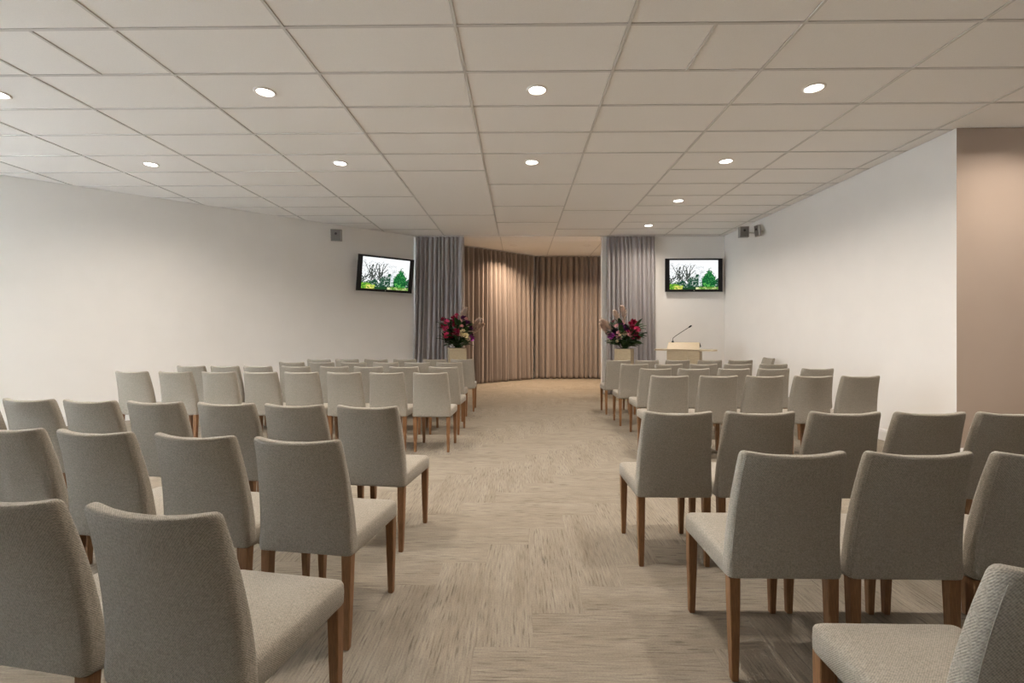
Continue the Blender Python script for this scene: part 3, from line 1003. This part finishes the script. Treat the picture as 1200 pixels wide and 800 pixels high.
def bouquet(x, y, z, label, heads, plumes, seed):
    """heads: (kind, dx, dz, size) seen from the seats; the crown is filled with leaves"""
    r = random.Random(seed)
    e = empty('flower_arrangement', (x, y, z))
    tag(e, label, 'flowers', 'flower arrangements by the curtains')
    stems = MB()
    for kind, dx, dz, sz in heads:
        dy = -.24 * math.sqrt(max(0, 1 - (dx / .42) ** 2)) * r.uniform(.4, 1.0) * (1 if dz < .55 else .4)
        p = Vector((dx, dy, dz))
        h = link('flower_head', FM[kind], e, p)
        d = Vector((dx * 1.2, -1.0, .35 + dz * .5)).normalized()
        h.rotation_euler = d.to_track_quat('Z', 'Y').to_euler()
        h.scale = (sz, sz, sz)
        h['label'] = '%s flower' % kind
        stems.tube([(dx * .15, dy * .15, .0), tuple(p * .6 + Vector((0, 0, -.05))), tuple(p - d * .02)], .005, 5)
    # fillers on the sides and rear, so that the crown is round
    for k in range(14):
        a = r.uniform(.15, math.pi - .15); rad = r.uniform(.15, .32)
        p = Vector((rad * math.cos(a), rad * math.sin(a) * .8, r.uniform(.18, .55)))
        h = link('flower_head', FM[r.choice(['crimson', 'pink', 'purple', 'blush'])], e, p)
        h.rotation_euler = Vector((p.x, p.y, .25)).normalized().to_track_quat('Z', 'Y').to_euler()
        sz = r.uniform(.10, .15); h.scale = (sz, sz, sz)
        stems.tube([(p.x * .1, p.y * .1, .0), tuple(p * .5), tuple(p)], .005, 5)
    for k in range(210):
        a = r.uniform(0, 2 * math.pi); el = r.uniform(.05, 1.35)
        low = k < 80
        if low: el = r.uniform(.10, .75)
        l_ = r.uniform(.12, .20) if low else r.uniform(.13, .24)
        d = Vector((math.cos(a) * math.cos(el), math.sin(a) * math.cos(el) * .8, math.sin(el)))
        rr = r.uniform(.05, .20) if low else r.uniform(.08, .26)
        st = Vector((math.cos(a) * rr, math.sin(a) * rr * .8, r.uniform(.05, .16) if low else r.uniform(.10, .46)))
        lf = link('leaf', LEAF[k % 2], e, st)
        lf.rotation_euler = (r.uniform(-.5, .5), -el, a)
        lf.scale = (l_, l_ * r.uniform(.9, 1.5), l_)
    for dx, dy, dz, ln_, lean in plumes:
        pl_ = link('pampas_plume', PLUME, e, (dx, dy, dz))
        pl_.scale = (ln_ * (1 if lean > 0 else -1), ln_, ln_)
        pl_.rotation_euler = (0, math.radians(lean), 0)
    stems.obj('stems', STEM, e)
    return e
PY = 9.75
kp = PY / F
pl_ = at_y(535.5, 407.5, PY)
planter(pl_.x, PY, pl_.z, .17, math.radians(14), 'tall pale square planter before the left grey curtain')
HL = [('crimson', -.29, .56, .11), ('crimson', -.27, .42, .12), ('pink', -.20, .50, .14), ('pink', -.21, .38, .15), ('crimson', -.06, .56, .17),
      ('blush', .05, .52, .10), ('purple', .12, .58, .13), ('pink', -.19, .24, .15), ('crimson', -.10, .23, .14), ('blush', -.06, .26, .09),
      ('crimson', .0, .31, .16), ('pink', .02, .27, .13), ('blush', .10, .42, .09), ('purple', .20, .48, .14), ('blush', .21, .44, .08),
      ('purple', .25, .38, .13), ('cream', .12, .31, .13), ('cream', .18, .24, .13), ('cream', .09, .26, .10), ('cream', .22, .18, .11),
      ('magenta', .28, .18, .14), ('purple', .26, .26, .12), ('crimson', -.03, .44, .13), ('blush', .17, .57, .08), ('pink', -.02, .64, .10)]
bouquet(pl_.x + .02, PY, pl_.z + .004, 'red, pink and cream flowers in the left planter, plumes to the right', HL,
        [(.03, .08, .40, .42, 12), (.22, .06, .26, .40, 30), (.30, .02, .28, .30, 42)], 3)
pr_ = at_y(731.5, 408.5, PY)
planter(pr_.x, PY, pr_.z, .16, math.radians(-24), 'tall pale square planter before the right grey curtain')
HR = [('blush', -.19, .44, .10), ('purple', -.10, .45, .13), ('blush', -.05, .47, .10), ('purple', -.03, .40, .13), ('crimson', .14, .51, .16),
      ('crimson', .10, .40, .15), ('pink', .18, .37, .14), ('crimson', .24, .37, .13), ('pink', .02, .36, .12), ('cream', -.09, .28, .16),
      ('blush', -.13, .22, .15), ('cream', -.03, .30, .11), ('blush', .05, .27, .11), ('pink', .11, .23, .13), ('crimson', .10, .30, .14),
      ('crimson', .23, .22, .14), ('magenta', -.29, .24, .15), ('purple', -.20, .33, .14), ('crimson', .07, .48, .12), ('blush', -.17, .31, .09),
      ('crimson', .17, .29, .13), ('cream', -.19, .15, .07)]
bouquet(pr_.x + .01, PY, pr_.z + .004, 'crimson and cream flowers in the right planter, plumes to the left', HR,
        [(-.08, .08, .42, .36, -14), (-.20, .04, .30, .38, -38), (.02, .10, .50, .36, -4), (-.28, .06, .22, .34, -30)], 9)

# ------------------------------------------------------------------ lectern with microphone
LY = 9.35
kl = LY / F
def lx(px): return at_y(px, 400, LY).x
def lz(py): return CAM_H + (HORIZON - py) / F * LY
LROT = math.radians(-27)
e = empty('lectern', (lx(800.5), LY, 0), LROT)
tag(e, 'pale wood lectern with side wings and sloped reading box', 'lectern')
ox = lx(802)
bw = (820 - 783.5) / 2 * kl
ztop, zw = lz(401), lz(409.8)
MB().box((-bw, -.02, .02), (-.0025 + bw * .28, .36, zw - .02)).box((.0025 + bw * .28, -.02, .02), (bw, .36, zw - .02)).obj('body', M['pale_wood'], e, bevel=.003)
MB().box((-bw - .03, -.05, 0), (bw + .03, .40, .02)).obj('plinth', M['pale_wood'], e)
# wing top with rounded ends
lo, hi = lx(766.5) - ox, lx(838.5) - ox
poly = []
for k in range(9):
    a = math.radians(-90 + 180 * k / 8); poly.append((hi - .08 + .08 * math.cos(a), .19 + .19 * math.sin(a)))
for k in range(9):
    a = math.radians(90 + 180 * k / 8); poly.append((lo + .08 + .08 * math.cos(a), .19 + .19 * math.sin(a)))
MB().prism(poly, zw - .02, zw + .008).obj('wing_top', M['pale_top'], e)
# sloped reading box: front board leaning back, sides open
rb = MB()
hb = ztop - zw - .008
rb.add([(-bw, -.03, zw + .008), (bw, -.03, zw + .008), (bw - .02, .10, ztop), (-bw + .012, .10, ztop),
        (-bw, -.01, zw + .008), (bw, -.01, zw + .008), (bw - .02, .12, ztop), (-bw + .012, .12, ztop)],
       [(0, 1, 2, 3), (7, 6, 5, 4), (0, 3, 7, 4), (1, 5, 6, 2), (3, 2, 6, 7), (0, 4, 5, 1)])
rb.obj('front_board', M['pale_top'], e)
MB().prism([(-bw + .03, -.0), (bw - .07, -.0), (bw - .07, .30), (-bw + .03, .30)], zw + .008, zw + .03).obj('box_floor', M['painted_inner_shade'], e)
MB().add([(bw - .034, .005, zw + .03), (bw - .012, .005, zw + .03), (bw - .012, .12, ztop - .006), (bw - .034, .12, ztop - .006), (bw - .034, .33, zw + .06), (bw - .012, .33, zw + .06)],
         [(0, 3, 4), (1, 5, 2), (0, 1, 2, 3), (3, 2, 5, 4), (4, 5, 1, 0)]).obj('side_opening_shade', M['painted_inner_shade'], e)  # dark wedge filling the open side, painted as the shade within
MB().add([(-bw + .03, .10, ztop - .014), (bw - .06, .10, ztop - .014), (bw - .06, .34, zw + .06), (-bw + .03, .34, zw + .06),
          (-bw + .03, .10, ztop), (bw - .06, .10, ztop), (bw - .06, .34, zw + .075), (-bw + .03, .34, zw + .075)],
         [(3, 2, 1, 0), (4, 5, 6, 7), (0, 1, 5, 4), (1, 2, 6, 5), (2, 3, 7, 6), (3, 0, 4, 7)]).obj('reading_board', M['pale_top'], e)
mp_ = Vector(e.location) + Matrix.Rotation(LROT, 3, 'Z') @ Vector((-bw + .09, .11, 0)); mp_.z = ztop
m_ = empty('microphone', mp_)
tag(m_, 'black gooseneck microphone fixed on the lectern', 'microphone')
MB().lathe([(0, -.002), (.024, -.002), (.024, .012), (.014, .03), (.009, .034), (0, .034)], 16).obj('base', M['metal'], m_, smooth=True)
ex, ez = lx(810) - mp_.x + .05, lz(382) - ztop
neck = []
for k in range(15):
    u = k / 14
    b0 = max(0, u - .12) / .88
    neck.append((ex * .95 * (b0 ** 1.06), 0, .03 + .05 * min(1, u / .16) + (ez * .95 - .08) * b0))
MB().tube(neck, .0065, 8).obj('gooseneck', M['metal'], m_, smooth=True)
dv = Vector((ex - neck[-2][0], 0, ez - neck[-2][2])).normalized()
q0 = Vector(neck[-1])
MB().tube([q0 - dv * .015, q0, q0 + dv * .045, q0 + dv * .052], [.009, .015, .015, .008], 10).obj('capsule', M['black'], m_, smooth=True)
print('objects', len(bpy.data.objects))
